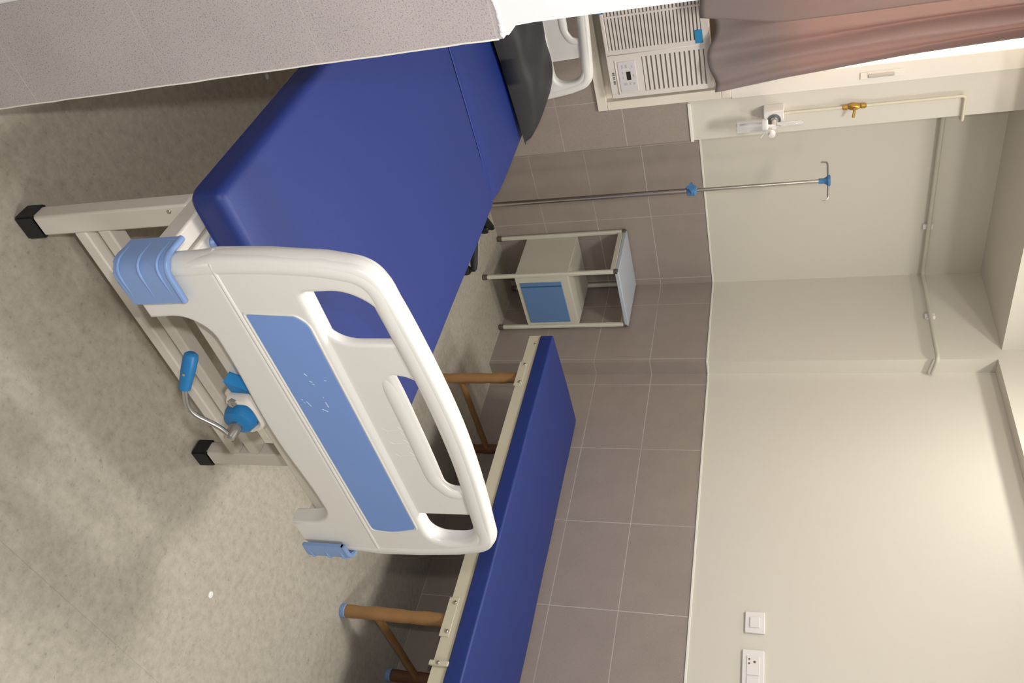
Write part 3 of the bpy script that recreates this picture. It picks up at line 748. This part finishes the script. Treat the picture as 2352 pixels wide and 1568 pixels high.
# ================================================================ CURTAIN
def curtain(name, label, xr, xl, ph, zbot, yoff):
    bm = bmesh.new(); nz, nx_ = 60, 90; V = []
    for j in range(nz+1):
        t = j/nz; z = zbot+(2.66-zbot)*t; row = []
        a, b = xl(z), xr(z)
        for i in range(nx_+1):
            s = i/nx_
            w = math.sin(s*15+ph+.8*math.sin(t*2.2))*.020+math.sin(s*27+ph*2+t*1.3)*.008+math.sin(s*6.5-ph+t*2.0)*.012
            w *= .55+.75*t
            w += .010*math.sin(t*16+s*5)*max(0, .35-t)*2.2*math.sin(s*9+t*4)
            zz = z+(1-t)**6*(.014*math.sin(s*9+ph)+(.045*(1-s) if False else .0))
            if t < .4: zz += (1-t/.4)*(.016*math.cos(s*3.1)+(.045*max(0, s-.55)))
            row.append(bm.verts.new((a+(b-a)*s+.006*math.sin(t*7+s*12)*(1-t), 3.315+yoff+w, zz)))
        V.append(row)
    for j in range(nz):
        for i in range(nx_):
            f = bm.faces.new((V[j][i], V[j][i+1], V[j+1][i+1], V[j+1][i])); f.smooth = True
    o = link(name, bm, M_CURT)
    sd = o.modifiers.new('Solidify', 'SOLIDIFY'); sd.thickness = .0012
    tag(o, label, 'curtain', 'curtains over the window'); return o
def lerp_tab(tab):
    def f(z):
        if z <= tab[0][0]: return tab[0][1]
        for (z0, a), (z1, b) in zip(tab, tab[1:]):
            if z <= z1: return a+(b-a)*(z-z0)/(z1-z0)
        return tab[-1][1]
    return f
curtain('curtain', 'grey brown curtain hanging nearest the window latch, glowing orange where light shines through',
        lerp_tab([(1.35, 1.712), (1.60, 1.676), (1.85, 1.656), (2.05, 1.642), (2.44, 1.626), (2.7, 1.62)]),
        lerp_tab([(1.3, 1.385), (1.6, 1.40), (2.7, 1.41)]), .3, 1.320, 0)
curtain('curtain', 'grey brown curtain hanging next to the partition, further from the window latch',
        lerp_tab([(1.3, 1.365), (1.6, 1.415), (2.7, 1.43)]), lerp_tab([(1.3, .66), (2.7, .64)]), 1.7, 1.305, -.028)
rod = tag(link('curtain_rod', T_([(.45, 3.30, 2.672), (1.92, 3.30, 2.672)], .012), M_STEEL, smooth=True), 'steel curtain rod above the window', 'rod')
for x in (.47, 1.90): link('bracket', B(x-.01, x+.01, 3.29, YA, 2.655, 2.69), M_STEEL, rod)

# ================================================================ OXYGEN OUTLET + PIPES + VALVE
ox = thing('oxygen_outlet', 'white wall box with a round grey port and a clear flowmeter, right of the window', 'medical outlet', (1.88, YA, 1.52))
bxo = link('outlet_box', B(1.845, 1.915, 3.355, YA, 1.517, 1.601, bev=.004), M_SWITCH, ox)
bm = bmesh.new(); lathe(bm, (1.886, 3.355, 1.560), (0, -1, 0), [(.028, 0), (.028, .003), (.024, .004), (.022, .002)], 28)
link('port_ring', bm, M_GREYP, bxo, smooth=True)
bm = bmesh.new(); lathe(bm, (1.886, 3.353, 1.560), (0, -1, 0), [(.017, 0), (.017, .006), (.012, .008)], 24); link('port', bm, M_STEEL, bxo, smooth=True)
fl = link('flowmeter_body', T_([(1.888, 3.350, 1.560), (1.892, 3.30, 1.560)], .010), M_SWITCH, ox, smooth=True)
link('flowmeter_tube', lathe(bmesh.new(), (1.884, 3.31, 1.572), (0, 0, 1), [(.010, 0), (.010, .095), (.006, .105)], 18), M_CLEAR, ox, smooth=True)
bm = bmesh.new(); lathe(bm, (1.906, 3.29, 1.550), (.35, -1, 0), [(.014, 0), (.016, .008), (.014, .02), (.008, .022)], 20); link('flow_knob', bm, M_SWITCH, ox, smooth=True)
bm = bmesh.new(); lathe(bm, (1.878, 3.305, 1.512), (0, 0, 1), [(.024, 0), (.026, .004), (.026, .018), (.02, .024)], 24); link('bottle_cap', bm, M_SWITCH, ox, smooth=True)
link('neck', T_([(1.885, 3.305, 1.53), (1.885, 3.305, 1.56)], .007), M_SWITCH, ox, smooth=True)
bm = bmesh.new(); lathe(bm, (1.878, 3.305, 1.405), (0, 0, 1), [(.014, 0), (.025, .004), (.026, .02), (.026, .106)], 24)
link('humidifier_bottle', bm, M_CLEAR, ox, smooth=True)
link('inner_tube', T_([(1.870, 3.305, 1.42), (1.870, 3.305, 1.51)], .003, seg=8), M_CLEAR, ox)
link('outlet_nozzle', T_(fillet([(1.880, 3.30, 1.518), (1.905, 3.275, 1.518), (1.915, 3.268, 1.505)], .01), .004, seg=8), M_CLEAR, ox, smooth=True)
gp = T_(fillet([(1.886, 3.405, 1.6025), (1.888, 3.405, 2.30), (2.004, 3.405, 2.300), (2.004, 3.44, 2.298), (2.004, 3.50, 2.298)], .014), .0062, seg=12)
gpo = tag(link('copper_gas_pipe', gp, M_PIPE, smooth=True), 'thin cream painted gas pipe rising from the white oxygen box, with a brass valve', 'pipe')
bm = bmesh.new(); lathe(bm, (1.887, 3.405, 1.835), (0, 0, 1), [(.007, 0), (.011, .003), (.011, .018), (.008, .022), (.013, .030), (.016, .046), (.013, .062), (.008, .070), (.011, .074), (.011, .090), (.007, .094)], 16)
vv = link('valve', bm, M_BRASS, gpo, smooth=True)
link('valve_lever', T_(fillet([(1.887, 3.40, 1.881), (1.887, 3.375, 1.881), (1.915, 3.362, 1.876)], .01), .0055, seg=10), M_BRASS, vv, smooth=True)
pp = T_(fillet([(2.004, 3.502, 2.298), (2.004, 3.722, 2.287), (3.072, 3.722, 2.278), (3.072, 3.084, 2.272), (3.172, 3.084, 2.255)], .03, 8), .0105, seg=14)
ppo = tag(link('conduit_pipe', pp, M_PIPEG, smooth=True), 'greyish cream pipe running high along the back wall and around the corner column', 'pipe')
for (x, y) in ((2.780, 3.736), (3.086, 3.405)):
    bm = B(x-.013, x+.013, y-.006, YB, 2.255, 2.303, bev=.003) if x < 3 else B(x-.006, XC, y-.013, y+.013, 2.252, 2.300, bev=.003)
    link('pipe_clip', bm, M_SWITCH, ppo)

# ================================================================ SWITCHES
sw = thing('light_switch', 'small square white switch plate on the cream right wall, left of the socket', 'switch', (XR, 1.719, 1.42))
link('plate', B(XR-.009, XR, 1.673, 1.765, 1.418, 1.4945, bev=.003), M_SWITCH, sw)
link('rocker', B(XR-.0135, XR-.009, 1.695, 1.74, 1.437, 1.476, bev=.002), M_SWITCH, sw)
so = thing('wall_socket', 'white socket plate with three round holes on the cream right wall', 'socket', (XR, 1.53, 1.41))
pt = link('plate', B(XR-.010, XR, 1.435, 1.603, 1.411, 1.4935, bev=.003), M_SWITCH, so)
link('module', B(XR-.0125, XR-.010, 1.50, 1.575, 1.428, 1.476, bev=.001), M_SWITCH, so)
bm = bmesh.new()
for (y, z, r) in ((1.562, 1.438, .004), (1.545, 1.438, .004), (1.552, 1.458, .005)): lathe(bm, (XR-.0125, y, z), (-1, 0, 0), [(r, 0), (r, .0006)], 12)
link('pin_hole', bm, M_HOLE, so)
link('rocker', B(XR-.0135, XR-.010, 1.452, 1.495, 1.428, 1.476, bev=.002), M_SWITCH, so)

# ================================================================ two small white domed spots on the floor
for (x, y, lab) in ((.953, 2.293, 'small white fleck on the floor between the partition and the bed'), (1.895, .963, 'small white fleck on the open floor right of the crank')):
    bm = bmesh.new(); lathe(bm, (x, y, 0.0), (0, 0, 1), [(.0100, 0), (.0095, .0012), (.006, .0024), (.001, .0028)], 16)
    tag(link('floor_spot', bm, M_WHITE, smooth=True), lab, 'spot')
